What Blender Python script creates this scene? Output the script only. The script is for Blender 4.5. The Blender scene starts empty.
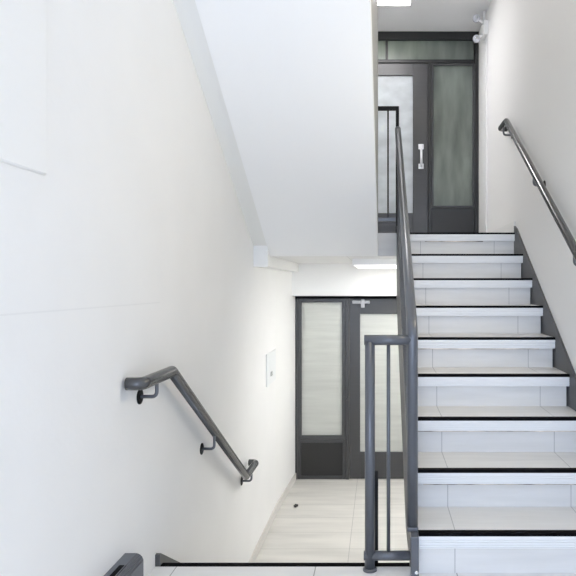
import bpy, bmesh, math, random
from mathutils import Vector, Matrix
random.seed(3)
sc = bpy.context.scene
COL = sc.collection

# ------------------------------------------------------------------ materials
def mat(name, color, rough=0.5, metal=0.0, spec=0.5, bump=None, vary=0.0, vscale=(8, 8, 8), grout=None,
        grout_col=(0.25, 0.25, 0.24), coat=0.0):
    """grout: list of (axis, period, offset, width)"""
    m = bpy.data.materials.new(name); m.use_nodes = True
    nt = m.node_tree; N = nt.nodes; L = nt.links
    b = N['Principled BSDF']
    b.inputs['Base Color'].default_value = (*color, 1)
    b.inputs['Roughness'].default_value = rough
    b.inputs['Metallic'].default_value = metal
    b.inputs['Specular IOR Level'].default_value = spec
    b.inputs['Coat Weight'].default_value = coat
    geo = N.new('ShaderNodeNewGeometry')
    out = None
    if vary > 0:
        mp = N.new('ShaderNodeMapping'); mp.inputs['Scale'].default_value = vscale
        L.new(geo.outputs['Position'], mp.inputs['Vector'])
        nz = N.new('ShaderNodeTexNoise'); nz.inputs['Scale'].default_value = 1; nz.inputs['Detail'].default_value = 5
        L.new(mp.outputs['Vector'], nz.inputs['Vector'])
        mr = N.new('ShaderNodeMapRange'); mr.inputs[1].default_value = .3; mr.inputs[2].default_value = .7
        mr.inputs[3].default_value = 1 - vary; mr.inputs[4].default_value = 1 + vary
        L.new(nz.outputs['Fac'], mr.inputs[0])
        mx = N.new('ShaderNodeVectorMath'); mx.operation = 'SCALE'; mx.inputs[0].default_value = color
        L.new(mr.outputs[0], mx.inputs['Scale'])
        out = mx.outputs[0]
    if grout:
        sp = N.new('ShaderNodeSeparateXYZ'); L.new(geo.outputs['Position'], sp.inputs[0])
        prev = None
        for ax, per, off, w in grout:
            a = N.new('ShaderNodeMath'); a.operation = 'SUBTRACT'; L.new(sp.outputs[ax], a.inputs[0]); a.inputs[1].default_value = off - w / 2
            f = N.new('ShaderNodeMath'); f.operation = 'FLOORED_MODULO'; L.new(a.outputs[0], f.inputs[0]); f.inputs[1].default_value = per
            c = N.new('ShaderNodeMath'); c.operation = 'LESS_THAN'; L.new(f.outputs[0], c.inputs[0]); c.inputs[1].default_value = w
            if prev is None: prev = c.outputs[0]
            else:
                mxm = N.new('ShaderNodeMath'); mxm.operation = 'MAXIMUM'
                L.new(prev, mxm.inputs[0]); L.new(c.outputs[0], mxm.inputs[1]); prev = mxm.outputs[0]
        mi = N.new('ShaderNodeMix'); mi.data_type = 'RGBA'
        L.new(prev, mi.inputs[0])
        if out is not None: L.new(out, mi.inputs[6])
        else: mi.inputs[6].default_value = (*color, 1)
        mi.inputs[7].default_value = (*grout_col, 1)
        out = mi.outputs[2]
    if out is not None: L.new(out, b.inputs['Base Color'])
    if bump:
        nz = N.new('ShaderNodeTexNoise'); nz.inputs['Scale'].default_value = bump[0]; nz.inputs['Detail'].default_value = 4
        L.new(geo.outputs['Position'], nz.inputs['Vector'])
        bp = N.new('ShaderNodeBump'); bp.inputs['Strength'].default_value = bump[1]; bp.inputs['Distance'].default_value = .01
        L.new(nz.outputs['Fac'], bp.inputs['Height']); L.new(bp.outputs[0], b.inputs['Normal'])
    return m

def emit_mat(name, color, strength):
    m = bpy.data.materials.new(name); m.use_nodes = True
    nt = m.node_tree; nt.nodes.clear()
    e = nt.nodes.new('ShaderNodeEmission'); e.inputs[0].default_value = (*color, 1); e.inputs[1].default_value = strength
    o = nt.nodes.new('ShaderNodeOutputMaterial'); nt.links.new(e.outputs[0], o.inputs[0])
    return m

def frosted(name, color, dif=0.2, mottled=0.06, scale=(3, 3, 14)):
    m = bpy.data.materials.new(name); m.use_nodes = True
    nt = m.node_tree; N = nt.nodes; L = nt.links; N.clear()
    geo = N.new('ShaderNodeNewGeometry')
    mp = N.new('ShaderNodeMapping'); mp.inputs['Scale'].default_value = scale
    L.new(geo.outputs['Position'], mp.inputs[0])
    nz = N.new('ShaderNodeTexNoise'); nz.inputs['Scale'].default_value = 1; nz.inputs['Detail'].default_value = 3
    L.new(mp.outputs[0], nz.inputs['Vector'])
    mr = N.new('ShaderNodeMapRange'); mr.inputs[1].default_value = .3; mr.inputs[2].default_value = .7
    mr.inputs[3].default_value = 1 - mottled; mr.inputs[4].default_value = 1 + mottled
    L.new(nz.outputs['Fac'], mr.inputs[0])
    mx = N.new('ShaderNodeVectorMath'); mx.operation = 'SCALE'; mx.inputs[0].default_value = color
    L.new(mr.outputs[0], mx.inputs['Scale'])
    t = N.new('ShaderNodeBsdfTranslucent'); L.new(mx.outputs[0], t.inputs[0])
    d = N.new('ShaderNodeBsdfDiffuse'); L.new(mx.outputs[0], d.inputs[0])
    m1 = N.new('ShaderNodeMixShader'); m1.inputs[0].default_value = dif
    L.new(t.outputs[0], m1.inputs[1]); L.new(d.outputs[0], m1.inputs[2])
    g = N.new('ShaderNodeBsdfGlossy'); g.inputs['Roughness'].default_value = .25
    fr = N.new('ShaderNodeFresnel'); fr.inputs[0].default_value = 1.45
    m2 = N.new('ShaderNodeMixShader'); L.new(fr.outputs[0], m2.inputs[0]); L.new(m1.outputs[0], m2.inputs[1]); L.new(g.outputs[0], m2.inputs[2])
    o = N.new('ShaderNodeOutputMaterial'); L.new(m2.outputs[0], o.inputs[0])
    return m

M = {}
M['wall'] = mat('white_wall_paint', (.87, .865, .85), .6, spec=.3, bump=(60, .05))
# left wall: same paint with one faint horizontal board joint
M['wall_joint'] = mat('white_wall_paint_with_joint', (.87, .865, .855), .55, spec=.3, bump=(40, .06), vary=.012, vscale=(3, 3, 3))
def add_joint(m):
    nt = m.node_tree; N = nt.nodes; L = nt.links; b = N['Principled BSDF']
    src = b.inputs['Base Color'].links[0].from_socket
    geo = N.new('ShaderNodeNewGeometry'); sp = N.new('ShaderNodeSeparateXYZ'); L.new(geo.outputs['Position'], sp.inputs[0])
    c = N.new('ShaderNodeMath'); c.operation = 'COMPARE'; L.new(sp.outputs[2], c.inputs[0]); c.inputs[1].default_value = 1.137; c.inputs[2].default_value = .0025
    l = N.new('ShaderNodeMath'); l.operation = 'LESS_THAN'; L.new(sp.outputs[1], l.inputs[0]); l.inputs[1].default_value = 2.75
    a = N.new('ShaderNodeMath'); a.operation = 'MULTIPLY'; L.new(c.outputs[0], a.inputs[0]); L.new(l.outputs[0], a.inputs[1])
    s = N.new('ShaderNodeMath'); s.operation = 'MULTIPLY'; L.new(a.outputs[0], s.inputs[0]); s.inputs[1].default_value = .2
    mi = N.new('ShaderNodeMix'); mi.data_type = 'RGBA'; L.new(s.outputs[0], mi.inputs[0]); L.new(src, mi.inputs[6]); mi.inputs[7].default_value = (.62, .62, .62, 1)
    L.new(mi.outputs[2], b.inputs['Base Color'])
add_joint(M['wall_joint'])
M['greywall'] = mat('spine_wall_grey', (.48, .48, .475), .6, spec=.3)  # one even grey for the spine wall, darker than the other walls
M['soffit'] = mat('white_plaster', (.90, .905, .91), .7, spec=.3, bump=(50, .04))
M['ceiling'] = mat('ceiling_paint', (.80, .80, .80), .8, spec=.2)
M['beam'] = mat('white_beam_paint', (.84,.84,.82), .6)
M['tile'] = mat('grey_stone_tile', (.73, .725, .715), .38, spec=.4, vary=.05, vscale=(2.5, 22, 22),
                grout=[(0, .575, .316, .0035)], grout_col=(.42, .42, .42))
M['landing_tile'] = mat('pale_stone_tile', (.80, .795, .785), .35, spec=.4, vary=.04, vscale=(2.5, 20, 20),
                grout=[(0, .6, -.277, .004), (1, .6, 2.2, .004)], grout_col=(.35, .35, .34))
M['hall_tile'] = mat('beige_plank_tile', (.635, .615, .575), .35, spec=.4, vary=.10, vscale=(1.6, 9, 9),
                grout=[(0, 1.2, -.245, .004), (1, .335, 5.0, .004)], grout_col=(.36, .35, .33))
M['nosing'] = mat('white_ribbed_nosing', (.86, .865, .87), .4)
M['insert'] = mat('black_rubber', (.005, .005, .006), .8, spec=.06)
M['brown_band'] = mat('mottled_brown', (.55, .50, .44), .8, vary=.75, vscale=(9, 3, 3))
M['stringer'] = mat('dark_grey_stringer_paint', (.085, .085, .087), .45, vary=.06, vscale=(5, 5, 5))
M['rail'] = mat('slate_grey_metal_paint', (.105, .113, .130), .28, metal=.15, spec=.6)
M['handrail'] = mat('grey_steel_handrail', (.085, .086, .088), .2, metal=.35, spec=.6)
M['black'] = mat('black_metal', (.010, .0105, .012), .55, spec=.25)
M['frame'] = mat('charcoal_door_frame', (.054, .054, .056), .35, spec=.5, vary=.05, vscale=(4, 4, 40))
M['panel'] = mat('dark_door_panel', (.020, .0195, .019), .4, spec=.5)
M['topframe'] = mat('black_door_frame', (.018, .018, .018), .4)
M['chrome'] = mat('brushed_steel', (.78, .79, .80), .25, metal=.9)
M['closer'] = mat('grey_silver_closer', (.42, .42, .43), .4, metal=.3)
M['satin'] = mat('satin_aluminium', (.80, .80, .82), .4, metal=.2)
M['white'] = mat('white_plastic', (.84, .84, .83), .4)
M['clear'] = mat('pearly_lens_plastic', (.52, .53, .58), .15, spec=.8)
M['plate'] = mat('white_plate', (.80, .815, .82), .35)
M['casing'] = mat('dark_grey_ribbed_plastic', (.13, .14, .165), .5)
M['base_tile'] = mat('beige_baseboard_tile', (.66, .64, .60), .4)
M['base_white'] = mat('white_baseboard', (.82, .82, .80), .5)
M['glass_low'] = frosted('frosted_glass_warm', (.84, .86, .84), .3, .05, (2, 2, 26))
M['glass_up'] = frosted('frosted_glass_blue', (.85, .88, .95), .2, .14, (4, 4, 6))
M['glass_side'] = frosted('frosted_glass_green', (.45, .50, .45), .3, .3, (7, 7, 1.6))
M['window_glass'] = frosted('window_frosted_glass', (.9, .93, .97), .1, .02)
M['lamp_up'] = emit_mat('lamp_diffuser_neutral', (1, .98, .99), 24)
M['lamp_low'] = emit_mat('lamp_diffuser_warm', (1, .98, .95), 2.2)
M['backlight_up'] = emit_mat('backlight_upper_glass', (1, 1, .80), 4.85)
M['backlight_low'] = emit_mat('backlight_lower_glass', (1, .95, .88), 6.7)
M['fill_well'] = emit_mat('fill_glow_stairwell', (1, .87, .62), 12.5)
M['fill_wall'] = emit_mat('fill_glow_wall', (1, .87, .62), 19)
M['fill_hall'] = emit_mat('fill_glow_hall', (.985, .995, 1), 19)
M['crumb'] = mat('dark_crumb', (.03, .028, .025), .8)

# ------------------------------------------------------------------ mesh helpers
class MB:
    def __init__(s): s.bm = bmesh.new()
    def box(s, x0, x1, y0, y1, z0, z1, bev=0.0, seg=2):
        t = bmesh.new(); bmesh.ops.create_cube(t, size=1)
        for v in t.verts:
            v.co = Vector(((x0 + x1) / 2 + v.co.x * (x1 - x0), (y0 + y1) / 2 + v.co.y * (y1 - y0), (z0 + z1) / 2 + v.co.z * (z1 - z0)))
        if bev > 0: bmesh.ops.bevel(t, geom=t.edges[:], offset=bev, segments=seg, affect='EDGES', profile=.5)
        s._join(t); return s
    def prism(s, pts, axis, a0, a1, f0=None, f1=None):
        """polygon in the two other axes (in xyz order), extruded along axis; f0/f1 map a point to a coordinate on the axis."""
        t = bmesh.new()
        def mk(p, a):
            if axis == 0: return (a, p[0], p[1])
            if axis == 1: return (p[0], a, p[1])
            return (p[0], p[1], a)
        A = [t.verts.new(mk(p, f0(p) if f0 else a0)) for p in pts]
        B = [t.verts.new(mk(p, f1(p) if f1 else a1)) for p in pts]
        n = len(pts)
        t.faces.new(A); t.faces.new(B[::-1])
        for i in range(n): t.faces.new((A[i], B[i], B[(i + 1) % n], A[(i + 1) % n]))
        bmesh.ops.recalc_face_normals(t, faces=t.faces[:])
        s._join(t); return s
    def tube(s, pts, r, bend=0.0, seg=14, caps=True):
        P = [Vector(p) for p in pts]
        if bend:
            Q = [P[0]]
            for i in range(1, len(P) - 1):
                a, b, c = P[i - 1], P[i], P[i + 1]
                d1 = (a - b); d2 = (c - b)
                l = min(bend[i - 1] if isinstance(bend, (list, tuple)) else bend, d1.length * .49, d2.length * .49)
                s0 = b + d1.normalized() * l; s1 = b + d2.normalized() * l
                for k in range(7):
                    u = k / 6
                    Q.append(s0 * (1 - u) ** 2 + b * 2 * u * (1 - u) + s1 * u * u)
            Q.append(P[-1]); P = Q
        t = bmesh.new(); rings = []
        tan0 = (P[1] - P[0]).normalized()
        up = Vector((0, 0, 1)) if abs(tan0.z) < .9 else Vector((1, 0, 0))
        nrm = (up - tan0 * up.dot(tan0)).normalized()
        for i, p in enumerate(P):
            if i == 0: tg = (P[1] - P[0]).normalized()
            elif i == len(P) - 1: tg = (P[-1] - P[-2]).normalized()
            else: tg = ((P[i] - P[i - 1]).normalized() + (P[i + 1] - P[i]).normalized()).normalized()
            nrm = (nrm - tg * nrm.dot(tg)).normalized(); bn = tg.cross(nrm)
            rr = r
            if 0 < i < len(P) - 1:
                cs = (P[i] - P[i - 1]).normalized().dot(tg); rr = r
            rings.append([t.verts.new(p + (nrm * math.cos(2 * math.pi * k / seg) + bn * math.sin(2 * math.pi * k / seg)) * rr) for k in range(seg)])
        for a, b in zip(rings, rings[1:]):
            for k in range(seg):
                f = t.faces.new((a[k], a[(k + 1) % seg], b[(k + 1) % seg], b[k])); f.smooth = True
        if caps: t.faces.new(rings[0][::-1]); t.faces.new(rings[-1])
        bmesh.ops.recalc_face_normals(t, faces=t.faces[:])
        s._join(t); return s
    def disc(s, c, n, r, h, seg=24, dome=0.0):
        n = Vector(n).normalized(); c = Vector(c)
        prof = [(0.0, r), (h * .7, r), (h, r * .86)]
        up = Vector((0, 0, 1)) if abs(n.z) < .9 else Vector((1, 0, 0))
        a = n.cross(up).normalized(); b = n.cross(a)
        t = bmesh.new(); rings = []
        if dome: prof += [(h + dome * math.sin(u), r * .86 * math.cos(u)) for u in (.4, .8, 1.15, 1.4)]
        for hh, rr in prof:
            rings.append([t.verts.new(c + n * hh + (a * math.cos(2 * math.pi * k / seg) + b * math.sin(2 * math.pi * k / seg)) * rr) for k in range(seg)])
        for p, q in zip(rings, rings[1:]):
            for k in range(seg):
                f = t.faces.new((p[k], p[(k + 1) % seg], q[(k + 1) % seg], q[k])); f.smooth = bool(dome)
        t.faces.new(rings[0]); t.faces.new(rings[-1])
        bmesh.ops.recalc_face_normals(t, faces=t.faces[:])
        s._join(t); return s
    def _join(s, t):
        me = bpy.data.meshes.new('tmp'); t.to_mesh(me); t.free(); s.bm.from_mesh(me); bpy.data.meshes.remove(me)
    def build(s, name, material, parent=None):
        me = bpy.data.meshes.new(name)
        o = bpy.data.objects.new(name, me); COL.objects.link(o)
        off = Vector((0, 0, 0)); q = parent
        while q: off += q.location; q = q.parent
        if parent is None:
            # origin at base centre
            zs = [v.co for v in s.bm.verts]
            c = Vector((sum(v.x for v in zs) / len(zs), sum(v.y for v in zs) / len(zs), min(v.z for v in zs)))
            o.location = c; off = c
        else: o.parent = parent
        for v in s.bm.verts: v.co -= off
        s.bm.to_mesh(me); s.bm.free()
        me.materials.append(material)
        return o

def tag(o, label, cat, group=None, kind=None):
    o['label'] = label; o['category'] = cat
    if group: o['group'] = group
    if kind: o['kind'] = kind
    return o
def thing(name, loc, label, cat, group=None, kind=None):
    o = bpy.data.objects.new(name, None); COL.objects.link(o); o.location = loc; o.empty_display_size = .1
    return tag(o, label, cat, group, kind)
def B(*a, **k): return MB().box(*a, **k)

# ------------------------------------------------------------------ layout constants (metres, camera over the origin)
R_, T_ = .18, .28
Y0 = 2.60                 # first nosing of the flight going up
YL = 2.724                # edge of the half landing, flight going down
YU = Y0 + 8 * T_          # edge of upper landing (4.84)
ZU = 9 * R_               # upper landing 1.62
ZD = -5 * R_              # lower hall -0.90
XL, XR = -.97, 1.06
YB = -3.2                # window wall
YE = 9.2                  # far end of corridors
YH = 6.60                 # face of the wall over the lower door
YD, YDU = 6.776, 6.70     # lower / upper door planes
ZS = 1.439                # underside of the upper landing slab
ZC = 3.93                 # ceiling over upper landing
SL = .56                 # slope of the flight overhead
def S(o, label, cat): return tag(o, label, cat, kind='structure')

# ------------------------------------------------------------------ room shell
S(B(XL - .15, XL, YB - .15, YE, -1.1, 5.3).build('wall_left', M['wall_joint']), 'white painted wall beside the handrail going down', 'wall')
S(B(XR, XR + .15, YB - .15, YE, -1.1, 5.3).build('wall_right', M['wall']), 'white painted wall beside the handrail going up', 'wall')
# window wall behind the viewer with one large frosted window
wb = MB()
wx0, wx1, wz0, wz1 = -.8, .9, .25, 2.55
wb.box(XL, wx0, YB - .15, YB, -1.1, 5.3); wb.box(wx1, XR, YB - .15, YB, -1.1, 5.3)
wb.box(wx0, wx1, YB - .15, YB, -1.1, wz0); wb.box(wx0, wx1, YB - .15, YB, wz1, 5.3)
S(wb.build('wall_back', M['wall']), 'white wall with the tall window at the half landing', 'wall')
win = thing('window_1', ((wx0 + wx1) / 2, YB - .08, wz0), 'tall frosted window lighting the half landing', 'window', kind='structure')
f = MB()
f.box(wx0, wx0 + .05, YB - .1, YB - .05, wz0, wz1); f.box(wx1 - .05, wx1, YB - .1, YB - .05, wz0, wz1)
f.box(wx0 + .05, wx1 - .05, YB - .1, YB - .05, wz0, wz0 + .05); f.box(wx0 + .05, wx1 - .05, YB - .1, YB - .05, wz1 - .05, wz1)
f.box(.025, .075, YB - .1, YB - .05, wz0 + .05, wz1 - .05)
f.build('window_frame', M['frame'], win)
B(wx0 + .05, .025, YB - .08, YB - .07, wz0 + .05, wz1 - .05).build('window_pane', M['window_glass'], win)
B(.075, wx1 - .05, YB - .08, YB - .07, wz0 + .05, wz1 - .05).build('window_pane', M['window_glass'], win)

# half landing, lower hall, upper landing
fl = B(XL, XR, YB, YL - .034, -.2, 0); 
S(fl.build('floor_landing', M['landing_tile']), 'pale tiled half landing at the foot of the steps going up', 'floor')
S(B(XL, XR, 1.2, YE, ZD - .2, ZD).build('floor_lower', M['hall_tile']), 'beige tiled floor of the lower hall', 'floor')
fu = MB(); fu.prism([(YU + .035, ZU), (YE, ZU), (YE, ZS), (YU + .035, ZS)], 0, XL, XR)
S(fu.build('floor_upper', M['tile']), 'upper landing slab with a tiled edge', 'floor')
S(B(XL, XR, YU, YE, ZC, ZC + .2).build('ceiling', M['ceiling']), 'grey shaded ceiling over the upper landing', 'ceiling')
S(B(XL, XR, YB, YU + .2, 5.3, 5.5).build('ceiling_stairwell', M['ceiling']), 'ceiling over the stairwell', 'ceiling')
S(B(XL, XR, YU, YU + .15, ZC + .2, 5.3).build('wall_over_landing', M['wall']), 'white wall above the upper landing ceiling', 'wall')
S(B(XL, XR, 1.2, 1.35, ZD, -.2).build('wall_under_landing', M['wall']), 'white wall beneath the half landing', 'wall')
S(B(XL, XR, YB, .9, 3.45, 3.65).build('ceiling_landing', M['ceiling']), 'underside of the next half landing above', 'ceiling')
# wall over the lower door
S(B(XL, XR, YH, YD + .12, 1.098, ZS).build('wall_front', M['wall']), 'white wall strip between the lower door and the slab', 'wall')
S(B(XL, XR, YE, YE + .15, -1.1, 4.2).build('wall_corridor', M['wall']), 'white end wall of the corridors beyond the doors', 'wall')
S(B(.49, .53, YDU + .1, YE, ZU, ZC).build('light_partition', M['wall']), 'added white partition keeping light off the upper sidelight', 'wall')  # unseen divider added so the sidelight stays dimmer than the leaf
S(MB().prism([(XL + .0005, 5.8), (-.9215, YD), (-.9215, YD + .11), (XL + .0005, YD + .11)], 2, ZD + .0005, 1.3535).build('wall_jamb', M['wall']), 'white wall return beside the lower door', 'wall')
# baseboards
S(MB().prism([(XL, 4.15), (XL + .013, 4.15), (XL + .013, 5.795), (-.9085, YD - .006), (-.921, YD - .006), (XL, 5.79)], 2, ZD, ZD + .075).build('baseboard_left', M['base_tile']), 'beige tile baseboard along the lower hall', 'baseboard')
S(B(XR - .013, XR, YU + .04, YDU - .03, ZU, ZU + .095, bev=.003).build('baseboard_right', M['base_white']), 'white baseboard on the upper landing', 'baseboard')
S(B(XL - .002, XL + .007, -1.2, 1.81, 1.53, 3.2, bev=.006, seg=1).build('trim_1', M['wall']), 'thin white board fixed on the white wall, upper corner', 'trim')

# flight overhead: smooth plastered underside, beam on the wall, spine wall above it
def xs(p):       # right-hand face, very slightly out of square
    return -.045 + (.029) * (p[0] - 2.93) / 1.91
def zs(y): return ZS + (YU - y) * SL
YT = .9
ov = thing('staircase', (-.45, YU, ZS), 'white plastered underside of the flight overhead, in front of the lower door', 'staircase')
MB().prism([(YU + .034, ZS), (YT, zs(YT)), (YT, zs(YT) + .16), (YU + .034, ZS + .16)], 0, -.86, 0, f0=lambda p: -.86, f1=xs).build('soffit_slab', M['soffit'], ov)
stp = [(YU, ZS + .165)]
n = 12
for i in range(n):
    y = YU - i * .29; z = ZS + .165 + (i + 1) * .29 * SL
    stp += [(y, z), (y - .29, z)]
stp.append((YU - n * .29, ZS + .162 + n * .29 * SL))
stp.append((YU, ZS + .162))
MB().prism(stp[1:], 0, -.86, -.15).build('steps', M['tile'], ov)
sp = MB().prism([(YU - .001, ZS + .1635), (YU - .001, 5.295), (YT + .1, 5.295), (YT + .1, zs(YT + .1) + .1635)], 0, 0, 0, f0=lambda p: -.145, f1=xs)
sp.build('spine_wall', M['greywall'], ov)['label'] = 'grey wall edge'
YBM = 4.78
zb = lambda y: 1.515 + (YBM - y) * SL - .02
bm_ = MB().prism([(YH, 1.354), (YBM, 1.354), (YBM, 1.515), (YT, zb(YT)), (YT, zb(YT) + .35), (YU + .1, 1.515 + .15), (YU + .1, ZS - .0005), (YH, ZS - .0005)], 0, XL + .0005, -.861)
S(bm_.build('trim_2', M['beam']), 'white beam running up the wall under the flight overhead', 'trim')

YP = 2.655
# ------------------------------------------------------------------ flight going up
XS0, XS1 = .1615, 1.045
up = thing('staircase', (.6, Y0, 0), 'tiled flight going up to the upper door, with white ribbed nosings', 'staircase')
nos_proto = ins_proto = None
def nosing_profile(y, z, d=1):
    # y,z : front top corner; d=+1 front faces -Y
    p = [(0, -.012), (0, -.0205)]
    for k in range(4):
        b0 = -.0205 - k * .0105
        p += [(.0, b0 - .0060), (.006, b0 - .0068), (.006, b0 - .0097), (.0, b0 - .0105)]
    p += [(.0, -.0645), (.03, -.0645), (.03, -.012)]
    return [(y + d * a, z + b) for a, b in p]
def insert_profile(y, z, d=1):
    p = [(-.002, -.013), (-.002, .001), (.032, .001), (.032, -.0035), (.001, -.0115)]
    return [(y + d * a, z + b) for a, b in p]
nosing0 = insert0 = riser0 = tread0 = band0 = None
def inst(proto, par, dy, dz):
    c = proto.copy(); COL.objects.link(c); c.parent = par; c.location = Vector((0, dy, dz)); return c
for k in range(9):
    yk, zk = Y0 + k * T_, (k + 1) * R_
    if k == 0:
        riser0 = B(XS0, XS1 - .009, yk + .031, yk + .055, 0, zk - .012).build('riser', M['tile'], up)
        nosing0 = MB().prism(nosing_profile(yk, zk), 0, XS0, XS1).build('nosing_strip', M['nosing'], up)
        insert0 = MB().prism(insert_profile(yk, zk), 0, XS0, XS1).build('anti_slip_insert', M['insert'], nosing0)
        tread0 = B(XS0, XS1, yk + .032, yk + T_ + .031, zk - .03, zk, bev=0).build('tread', M['tile'], up)
        band0 = None
    else:
        inst(riser0, up, k * T_, k * R_)
        c = inst(nosing0, up, k * T_, k * R_)
        inst(insert0, c, 0, 0)
        if k < 8: inst(tread0, up, k * T_, k * R_)
insert0['label'] = 'black anti-slip edge'
# patchy brown line under some of the nosings
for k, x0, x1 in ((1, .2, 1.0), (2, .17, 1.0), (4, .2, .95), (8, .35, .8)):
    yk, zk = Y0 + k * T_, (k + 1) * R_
    o = B(x0, x1, yk + .002, yk + .03, zk - .0695, zk - .0645).build('brown_line', M['brown_band'], up); o['label'] = 'patchy brown line under the nosing'
# stringer (free side), body under the steps and wall skirting
def line(y): return R_ + (y - Y0) * R_ / T_
low = .52
ycut = Y0 + (low - R_) * T_ / R_       # where the lower edge meets the landing level
yt = YU + .034
body = [(Y0 + .06, 0.001)]
for k in range(8):
    yk, zk = Y0 + k * T_ + .056, (k + 1) * R_ - .031
    body += [(yk, zk), (yk + T_ - .0005, zk)]
body += [(yt, 8 * R_ - .031), (yt, line(YU) - low + .01), (ycut, .001)]
MB().prism(body, 0, .1615, 1.044).build('waist_slab', M['soffit'], up)
MB().prism([(Y0 - .12, 0.001), (Y0 - .12, .12), (Y0 - .03, line(Y0) + .035), (YU - .035, line(YU - .035) + .052), (YU + .033, ZU + .055), (YU + .033, ZU - .3), (Y0 + .3, .001)],
           0, 1.0455, 1.0595).build('stair_skirting', M['stringer'], up)

# ------------------------------------------------------------------ flight going down (hidden below the landing edge)
dn = thing('staircase', (-.45, YL, 0), 'flight going down to the lower hall, only its black top edge and dark skirting seen', 'staircase')
XD1 = -.02
def mir(pts): return pts
for k in range(5):
    yk, zk = YL + k * T_, -k * R_
    ns = MB().prism([(a, b) for a, b in nosing_profile(yk, zk, -1)], 0, XL + .021, .1285 if k == 0 else XD1).build('nosing_strip', M['nosing'], dn)
    MB().prism(insert_profile(yk, zk, -1), 0, XL + .021, .1285 if k == 0 else XD1).build('anti_slip_insert', M['insert'], ns)
    B(XL + .021, XD1, yk - .055, yk - .031, zk - R_, zk - .012).build('riser', M['tile'], dn)
    if k: B(XL + .021, XD1, yk - T_ - .031, yk - .032, zk - .03, zk).build('tread', M['tile'], dn)
dl = lambda y: (YL - y) * R_ / T_
MB().prism([(YL - .034, .0), (YL - .034, .05), (YL - .02, .052), (YL + 5 * T_, ZD + .1), (YL + 5 * T_, ZD + .001), (YL + 4 * T_, ZD + .001), (YL, -.25)], 0, XL + .0005, XL + .0205).build('stair_skirting', M['stringer'], dn)
db = [(YL - .06, -.2)]
for k in range(1, 5):
    yk, zk = YL + k * T_ - .056, -k * R_ - .031
    db += [(yk - T_, zk), (yk, zk)]
db += [(YL + 4 * T_ - .056, ZD + .001), (YL + 2.6 * T_, ZD + .001), (YL - .06, -.52)]
MB().prism(db[1:], 0, XL + .021, XD1 - .001).build('waist_slab', M['soffit'], dn)

# ------------------------------------------------------------------ balustrade at the half landing and up the flight
XB = .1375
ba = thing('balustrade', (XB, YP, 0), 'slate grey tube balustrade turning from the half landing up the tiled steps', 'railing')
XP = -.043
MB().prism([(YP + .03, .0005), (YP + .03, line(YP + .03) - .0), (YU, line(YU) + .0), (yt, ZU), (yt, line(YU) - low), (ycut, .0)], 0, .129, .158).build('stair_stringer', M['stringer'], ba)['label'] = 'dark grey stringer along the steps'  # stringer of the flight going up, parented to the balustrade
zt = .98
MB().tube([(XP, YP, .012), (XP, YP, zt)], .0215, 0).build('post', M['rail'], ba)
foot = MB(); foot.disc((XP, YP, 0.0005), (0, 0, 1), .03, .012); foot.build('post_foot', M['rail'], ba)
MB().tube([(XP - .024, YP, zt), (XB - .005, YP, zt)], .022).build('top_rail', M['rail'], ba)
MB().tube([(XP - .026, YP, .063), (XB - .005, YP, .063)], .02).build('bottom_rail', M['rail'], ba)
MB().tube([(.036, YP, .075), (.036, YP, zt)], .008).build('baluster', M['rail'], ba)
# main post at the foot of the flight with elbow into the sloping handrail
ry = lambda y: 1.055 + (y - 2.70) * R_ / T_
MB().tube([(XB, YP, .19), (XB, YP, ry(YP)), (XB, YU - .02, ry(YU - .02))], .0235, .05, seg=18).build('handrail_tube', M['rail'], ba)
c = MB(); c.box(XB - .0225, XB + .0235, YP - .03, YP + .03, .175, .192, bev=.003); c.build('collar', M['rail'], ba)
c = MB(); c.box(XB - .010, XB + .0225, YP - .085, YP - .045, .0005, .176, bev=.003); c.box(XB - .010, XB + .0225, YP - .0455, YP + .02, .15, .174, bev=.003); c.build('post_base', M['rail'], ba)
MB().disc((XB + .013, YP - .085, .03), (0, -1, 0), .008, .004, 10).build('bolt', M['chrome'], ba)
zl = lambda y: line(y) + .06
MB().tube([(XB, YP, zl(2.75) - .02), (XB, 2.75, zl(2.75)), (XB, YU - .03, zl(YU - .03))], .012).build('sloping_bottom_rail', M['rail'], ba)
yb = 2.86
while yb < YU - .08:
    MB().tube([(XB, yb, zl(yb)), (XB, yb, ry(yb))], .007, seg=8).build('baluster', M['rail'], ba)
    yb += .14
# thin black flat bar standing at the landing edge behind the left post
tb = MB(); tb.box(-.028, -.008, YL + .006, YL + .014, -.16, .40, bev=.001)
tag(tb.build('flat_bar', M['black']), 'thin black flat bar upright behind the landing post', 'bar')

# ------------------------------------------------------------------ guard rail on the upper landing edge
gx0, gx1, gy = -.14, .137, YU + .06
gr = thing('guard_rail', (0, gy, ZU), 'black metal guard rail on the upper landing edge before the glazed door', 'railing')
B(gx0, gx1 + .012, gy - .015, gy + .015, 2.585, 2.615, bev=.003).build('top_rail', M['black'], gr)
B(gx0, gx1 + .012, gy - .012, gy + .012, 1.712, 1.742, bev=.003).build('bottom_rail', M['rail'], gr)
B(gx0, gx1 + .012, gy - .004, gy + .004, ZU + .012, ZU + .075).build('toe_board', M['stringer'], gr)
B(gx1 - .013, gx1 + .012, gy - .015, gy + .015, ZU + .0005, 2.585, bev=.003).build('post', M['black'], gr)
for x in (.063, -.022, -.1): B(x - .0065, x + .0065, gy - .006, gy + .006, 1.742, 2.585).build('baluster', M['black'], gr)

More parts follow.
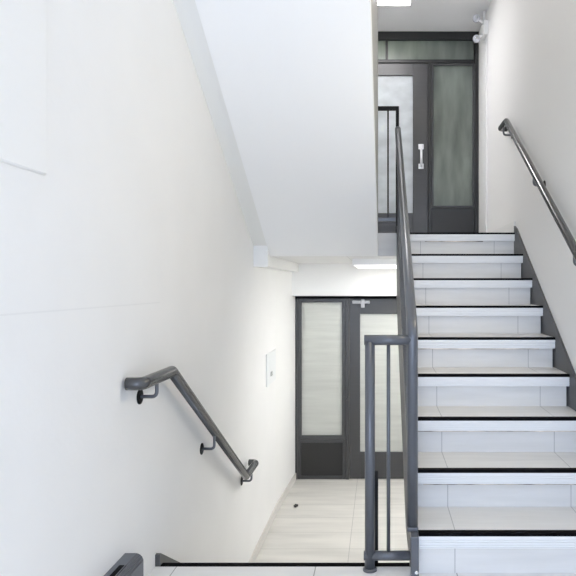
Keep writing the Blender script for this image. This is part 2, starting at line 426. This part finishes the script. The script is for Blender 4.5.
# ------------------------------------------------------------------ wall handrails
def bracket(par, xw, sgn, y, zr, xr, drop=.085):
    b = MB().disc((xw, y, zr - drop), (sgn, 0, 0), .031, .006).build('bracket', M['black'], par)
    MB().tube([(xw + sgn * .004, y, zr - drop), (xr, y, zr - drop), (xr, y, zr - .015)], .0075, .022, seg=10).build('bracket_arm', M['rail'], b)
hl = thing('handrail', (XL, 2.5, .8), 'grey tube handrail sloping down the white wall to the lower hall', 'handrail')
XH = -.9
zr_ = lambda y: .84 - (y - 2.70) * .915 / 1.50
MB().tube([(XL + .012, 2.36, .84), (XH, 2.36, .84), (XH, 2.70, .84), (XH, 4.20, -.073), (XH, 4.52, -.073), (XH - .05, 4.52, -.073)], .0245, (.06, .004, .004, .03), seg=18).build('rail', M['handrail'], hl)
bracket(hl, XL, 1, 2.517, .84, XH, .076); bracket(hl, XL, 1, 3.39, zr_(3.39), XH, .095); bracket(hl, XL, 1, 4.37, -.073, XH)
hr = thing('handrail', (XR, 4, 2), 'grey tube handrail climbing the white wall beside the steps going up', 'handrail')
XH2 = .99
z2 = lambda y: 2.50 - (4.89 - y) * R_ / T_
MB().tube([(XR - .012, 5.14, z2(4.89)), (XH2, 5.14, z2(4.89)), (XH2, 4.89, z2(4.89)), (XH2, 2.55, z2(2.55)), (XH2, 2.25, z2(2.55)), (XR - .012, 2.25, z2(2.55))], .0225, (.035, .012, .012, .035), seg=18).build('rail', M['handrail'], hr)
bracket(hr, XR, -1, 5.0, z2(4.89), XH2); bracket(hr, XR, -1, 4.02, z2(4.02), XH2); bracket(hr, XR, -1, 3.18, z2(3.18), XH2)

# ------------------------------------------------------------------ doors
def rectframe(x0, x1, z0, z1, w, y0, y1, bev=.003):
    m = MB()
    m.box(x0, x0 + w, y0, y1, z0, z1, bev=bev); m.box(x1 - w, x1, y0, y1, z0, z1, bev=bev)
    m.box(x0 + w, x1 - w, y0, y1, z1 - w, z1, bev=bev); m.box(x0 + w, x1 - w, y0, y1, z0, z0 + w, bev=bev)
    return m
# lower door
d1 = thing('door_1', (0, YD, ZD), 'charcoal glazed door with sidelight at the lower hall', 'door', kind='structure')
zT = 1.097
f = MB()
f.box(-.921, -.897, YD, YD + .09, ZD + .0005, zT, bev=.003)
f.box(-.371, -.338, YD, YD + .09, ZD + .0005, 1.075, bev=.004)
f.box(.62, .68, YD, YD + .09, ZD + .0005, 1.075, bev=.003)
f.box(1.0, XR - .001, YD, YD + .09, ZD + .0005, 1.075, bev=.003)
f.build('door_frame', M['frame'], d1)
B(-.921, XR - .001, YD - .004, YD + .09, 1.066, zT).build('head_frame', M['insert'], d1)  # near-black strip, the gap's shade put into its colour
for (x0, x1) in ((-.896, -.372), (.681, .999)):
    s = rectframe(x0, x1, -.4366 - .03, 1.065, .042, YD + .012, YD + .06).build('sidelight', M['frame'], d1)
    B(x0 + .042, x1 - .042, YD + .034, YD + .042, -.4366 + .012, 1.023).build('frosted_pane', M['glass_low'], s)
    p = rectframe(x0, x1, ZD + .001, -.4366 - .031, .035, YD + .008, YD + .06).build('bottom_panel_frame', M['frame'], d1)
    B(x0 + .035, x1 - .035, YD + .026, YD + .05, ZD + .036, -.4366 - .066).build('bottom_panel', M['panel'], p)
lf = MB(); y0, y1 = YD + .015, YD + .06
lf.box(-.335, -.217, y0, y1, ZD + .006, 1.065, bev=.003); lf.box(.50, .617, y0, y1, ZD + .006, 1.065, bev=.003)
lf.box(-.217, .50, y0, y1, .899, 1.065, bev=.003); lf.box(-.217, .50, y0, y1, ZD + .006, -.605, bev=.003)
lf = lf.build('door_leaf', M['frame'], d1)
B(-.217, .50, YD + .034, YD + .042, -.605, .899).build('frosted_pane', M['glass_low'], lf)
k_ = MB().disc((-.36, YD, -.02), (0, -1, 0), .016, .02, 16); k_.build('lock_cylinder', M['frame'], d1)
dc = MB(); dc.box(-.30, -.11, YD - .04, YD + .014, 1.012, 1.047, bev=.006); dc.box(-.205, -.165, YD - .055, YD - .04, .97, 1.06, bev=.004)
dc.build('door_closer', M['closer'], d1)['label'] = 'silver door closer'

# upper door with transom
d2 = thing('door_2', (0, YDU, ZU), 'dark glazed door with sidelight and transom on the upper landing', 'door', kind='structure')
q = .010737
f = MB()
f.box(XL + .001, XR - .001, YDU - .02, YDU + .09, 3.845, ZC - .001, bev=.003)
f.build('head_frame', M['topframe'], d2)['label'] = 'black top frame'
f = MB()
f.box(XL + .001, -.44, YDU, YDU + .09, ZU + .0005, 3.844, bev=.003)
f.box(.517, .552, YDU - .006, YDU + .09, ZU + .0005, 3.60, bev=.003)
f.box(1.019, XR - .001, YDU - .006, YDU + .09, ZU + .0005, 3.844, bev=.003)
f.box(-.44, 1.005, YDU - .006, YDU + .09, 3.60, 3.635, bev=.003)
f.box(.06, .085, YDU, YDU + .05, 3.635, 3.844, bev=.002)
f.build('door_frame', M['topframe'], d2)
B(-.44, .06, YDU + .025, YDU + .032, 3.635, 3.844).build('transom_pane', M['glass_side'], d2)
B(.085, 1.005, YDU + .025, YDU + .032, 3.635, 3.844).build('transom_pane', M['glass_side'], d2)
s = rectframe(.553, 1.018, 2.045, 3.598, .022, YDU + .006, YDU + .06).build('sidelight', M['frame'], d2)
B(.575, .996, YDU + .03, YDU + .038, 2.067, 3.576).build('frosted_pane', M['glass_side'], s)
p = B(.553, 1.018, YDU + .02, YDU + .05, ZU + .001, 2.043, bev=.002).build('bottom_panel', M['panel'], d2)
lf = MB(); y0, y1 = YDU + .01, YDU + .055
lf.box(.354, .515, y0, y1, ZU + .006, 3.597, bev=.003); lf.box(-.435, -.31, y0, y1, ZU + .006, 3.597, bev=.003)
lf.box(-.31, .354, y0, y1, 3.469, 3.597, bev=.003); lf.box(-.31, .354, y0, y1, ZU + .006, 1.987, bev=.003)
lf = lf.build('door_leaf', M['frame'], d2)
B(-.31, .354, YDU + .03, YDU + .038, 1.987, 3.469).build('frosted_pane', M['glass_up'], lf)
hx = .441
h = MB()
for z in (2.49, 2.70): h.box(hx - .028, hx + .028, YDU + .002, YDU + .012, z - .028, z + .028, bev=.003); h.tube([(hx, YDU + .004, z), (hx, YDU - .045, z)], .011)
h.tube([(hx, YDU - .045, 2.48), (hx, YDU - .045, 2.71)], .013)
h.build('pull_handle', M['satin'], lf)['label'] = 'silver pull handle'

# ------------------------------------------------------------------ lamps and added fill panels
def lamp(name, x0, x1, y0, y1, z, h, m, label, group=None):
    o = thing(name, ((x0 + x1) / 2, (y0 + y1) / 2, z - h), label, 'lamp', group)
    fr = MB(); w = .012
    fr.box(x0, x0 + w, y0, y1, z - h, z - .0005); fr.box(x1 - w, x1, y0, y1, z - h, z - .0005)
    fr.box(x0 + w, x1 - w, y0, y0 + w, z - h, z - .0005); fr.box(x0 + w, x1 - w, y1 - w, y1, z - h, z - .0005)
    fr.build('lamp_housing', M['white'], o)
    B(x0 + w, x1 - w, y0 + w, y1 - w, z - h + .002, z - h + .012).build('diffuser', m, o)
    return o
lamp('ceiling_light', -.3, .30, 5.43, 6.03, ZC, .02, M['lamp_up'], 'bright square light panel on the ceiling above the upper landing')
lamp('ceiling_light', -.235, .365, 5.30, 6.50, ZS, .055, M['lamp_low'], 'bright flat light panel under the slab above the lower door')
lamp('ceiling_light', .2, .8, 1.1, 2.3, 5.3, .05, M['fill_well'], 'added fill light panel high over the flight going up')  # added out of view to brighten the right wall and steps
lamp('ceiling_light', .45, .95, 5.0, 6.2, ZS, .055, M['fill_hall'], 'added fill light panel under the slab, hidden behind the steps going up')  # second panel added out of sight to light the hall evenly
lamp('ceiling_light', -.7, .3, 7.0, 8.4, ZC, .03, M['backlight_up'], 'unseen light panel added behind the upper door glass')  # unseen source added to make the upper panes glow
lamp('ceiling_light', -.6, .7, 7.1, 8.3, ZS, .03, M['backlight_low'], 'unseen light panel added behind the lower door glass')  # unseen source added to backlight the lower frosted panes

wl = thing('fill_wall_light', (XR, 2.75, 1.72), 'added fill light on the wall above the handrail going up', 'lamp')  # added out of view to throw light on the left wall
fr_ = MB()
wy0, wy1, wz_0, wz_1 = 2.52, 3.12, 1.72, 2.02
fr_.box(XR - .05, XR, wy0, wy0 + .015, wz_0, wz_1); fr_.box(XR - .05, XR, wy1 - .015, wy1, wz_0, wz_1)
fr_.box(XR - .05, XR, wy0 + .015, wy1 - .015, wz_0, wz_0 + .015); fr_.box(XR - .05, XR, wy0 + .015, wy1 - .015, wz_1 - .015, wz_1)
fr_.build('lamp_housing', M['white'], wl)
B(XR - .04, XR - .03, wy0 + .016, wy1 - .016, wz_0 + .016, wz_1 - .016).build('diffuser', M['fill_wall'], wl)
# ------------------------------------------------------------------ small things
ey = 6.18
em = thing('emergency_light', (XR, ey, 3.67), 'white twin-head emergency light on the wall beside the upper door', 'emergency light')
B(1.015, XR - .0005, ey - .09, ey + .09, 3.665, 3.80, bev=.008).build('housing', M['white'], em)
for z, za in ((3.835, 3.785), (3.635, 3.68)):
    l = MB().tube([(1.02, ey - .03, za), (.985, ey - .05, (z + za) / 2), (.955, ey - .04, z)], .011, .01, seg=10).build('lamp_arm', M['white'], em)
    MB().disc((.95, ey - .03, z), (-.1, -1, 0), .037, .035, 24, dome=.010).build('lamp_head', M['clear'], em)
    MB().disc((.947, ey - .0735, z), (-.1, -1, 0), .014, .004, 16).build('lamp_bulb', M['chrome'], em)
MB().tube([(1.035, ey, 3.80), (1.03, ey, 3.86), (1.035, ey, ZC - .001)], .012, .02, seg=10).build('cable', M['white'], em)
tk = B(XR - .018, XR - .0005, ey - .03, ey + .01, ZU + .10, 3.664, bev=.003)
tag(tk.build('cable_trunking', M['base_white']), 'thin white cable trunking running down the wall below the emergency light', 'trunking')
# white plate on left wall
pz0, pz1, py0, py1 = .345, .625, 5.30, 5.74
wp = thing('mounted_panel', (XL, 5.5, pz0), 'small white metal panel with a latch on the wall near the lower door', 'panel')
B(XL, XL + .012, py0, py1, pz0, pz1, bev=.004).build('panel_cover', M['plate'], wp)
B(XL + .0122, XL + .02, py0 + .14, py0 + .22, pz0 + .07, pz0 + .11, bev=.003).build('latch', M['chrome'], wp)
# ribbed plastic casing low on the left wall
cs = thing('plastic_casing', (XL, 2.1, 0), 'dark grey ribbed plastic casing low on the wall at the half landing', 'casing')
cx0, cx1, ch, cy0, cy1 = XL, XL + .070, .194, 1.72, 2.40
pr = [(cx0, .0005), (cx1 - .004, .0005), (cx1, .02)]
for i in range(9):
    a = math.pi / 2 * i / 8
    pr.append((cx1 - .03 + .03 * math.cos(a), ch - .03 + .03 * math.sin(a)))
pr += [(cx0, ch)]
body_ = MB().prism(pr, 1, cy0, cy1)
t = body_.bm
bmesh.ops.bevel(t, geom=[e for e in t.edges if all(abs(v.co.y - cy1) < 1e-4 for v in e.verts) and any(v.co.z > .1 for v in e.verts)], offset=.026, segments=5, affect='EDGES')
cb = body_.build('shell', M['casing'], cs)
for a in (10, 28, 46, 64, 82):
    u = math.radians(a); px_, pz_ = cx1 - .03 + .03 * math.cos(u), ch - .03 + .03 * math.sin(u)
    MB().tube([(px_, cy0 + .01, pz_), (px_, cy1 - .034, pz_)], .0028, seg=8).build('rib', M['casing'], cs)
B(cx0 + .022, cx0 + .047, 1.95, 2.27, ch - .004, ch + .0012).build('slot', M['insert'], cs)['label'] = 'black slot'
# dark crumb on the lower floor
cr = bmesh.new(); bmesh.ops.create_icosphere(cr, subdivisions=2, radius=.018)
for v in cr.verts: v.co = Vector((v.co.x * 1.1, v.co.y * 1.5, v.co.z * .7)) * (1 + random.uniform(-.25, .25)) 
mn = min(v.co.z for v in cr.verts)
yy = 2.114 * 624 / (507 - 285)
for v in cr.verts: v.co += Vector(((296 - 380) * yy / 624, yy, ZD - mn))
mb = MB(); mb.bm = cr
tag(mb.build('pebble', M['crumb']), 'small dark pebble lying on the beige lower floor', 'pebble')

# ------------------------------------------------------------------ daylight
w = bpy.data.worlds.new('World'); sc.world = w; w.use_nodes = True
w.node_tree.nodes['Background'].inputs[0].default_value = (.66, .775, 1, 1)
w.node_tree.nodes['Background'].inputs[1].default_value = 1.6
ld = bpy.data.lights.new('window_daylight', 'AREA'); ld.shape = 'RECTANGLE'; ld.size = 1.6; ld.size_y = 2.2
ld.energy = 106; ld.color = (.66, .775, 1)
lo = bpy.data.objects.new('window_daylight', ld); COL.objects.link(lo)
lo.location = ((wx0 + wx1) / 2, YB + .02, (wz0 + wz1) / 2); lo.rotation_euler = (math.radians(90), 0, 0)

# ------------------------------------------------------------------ camera
cd = bpy.data.cameras.new('Camera'); cam = bpy.data.objects.new('Camera', cd); COL.objects.link(cam)
cd.sensor_width = 36; cd.lens = 39.0
cd.shift_x = -(380 - 288) / 576; cd.shift_y = -(288 - 285) / 576
cd.clip_start = .02
cam.location = (0, 0, 1.214); cam.rotation_euler = (math.radians(90), 0, 0)
sc.camera = cam
vs = sc.view_settings
vs.view_transform = 'Standard'; vs.look = 'None'; vs.gamma = 1; vs.use_curve_mapping = False
vs.exposure = 0.0
sc.cycles.max_bounces = 12; sc.cycles.diffuse_bounces = 8
sc.cycles.use_denoising = True
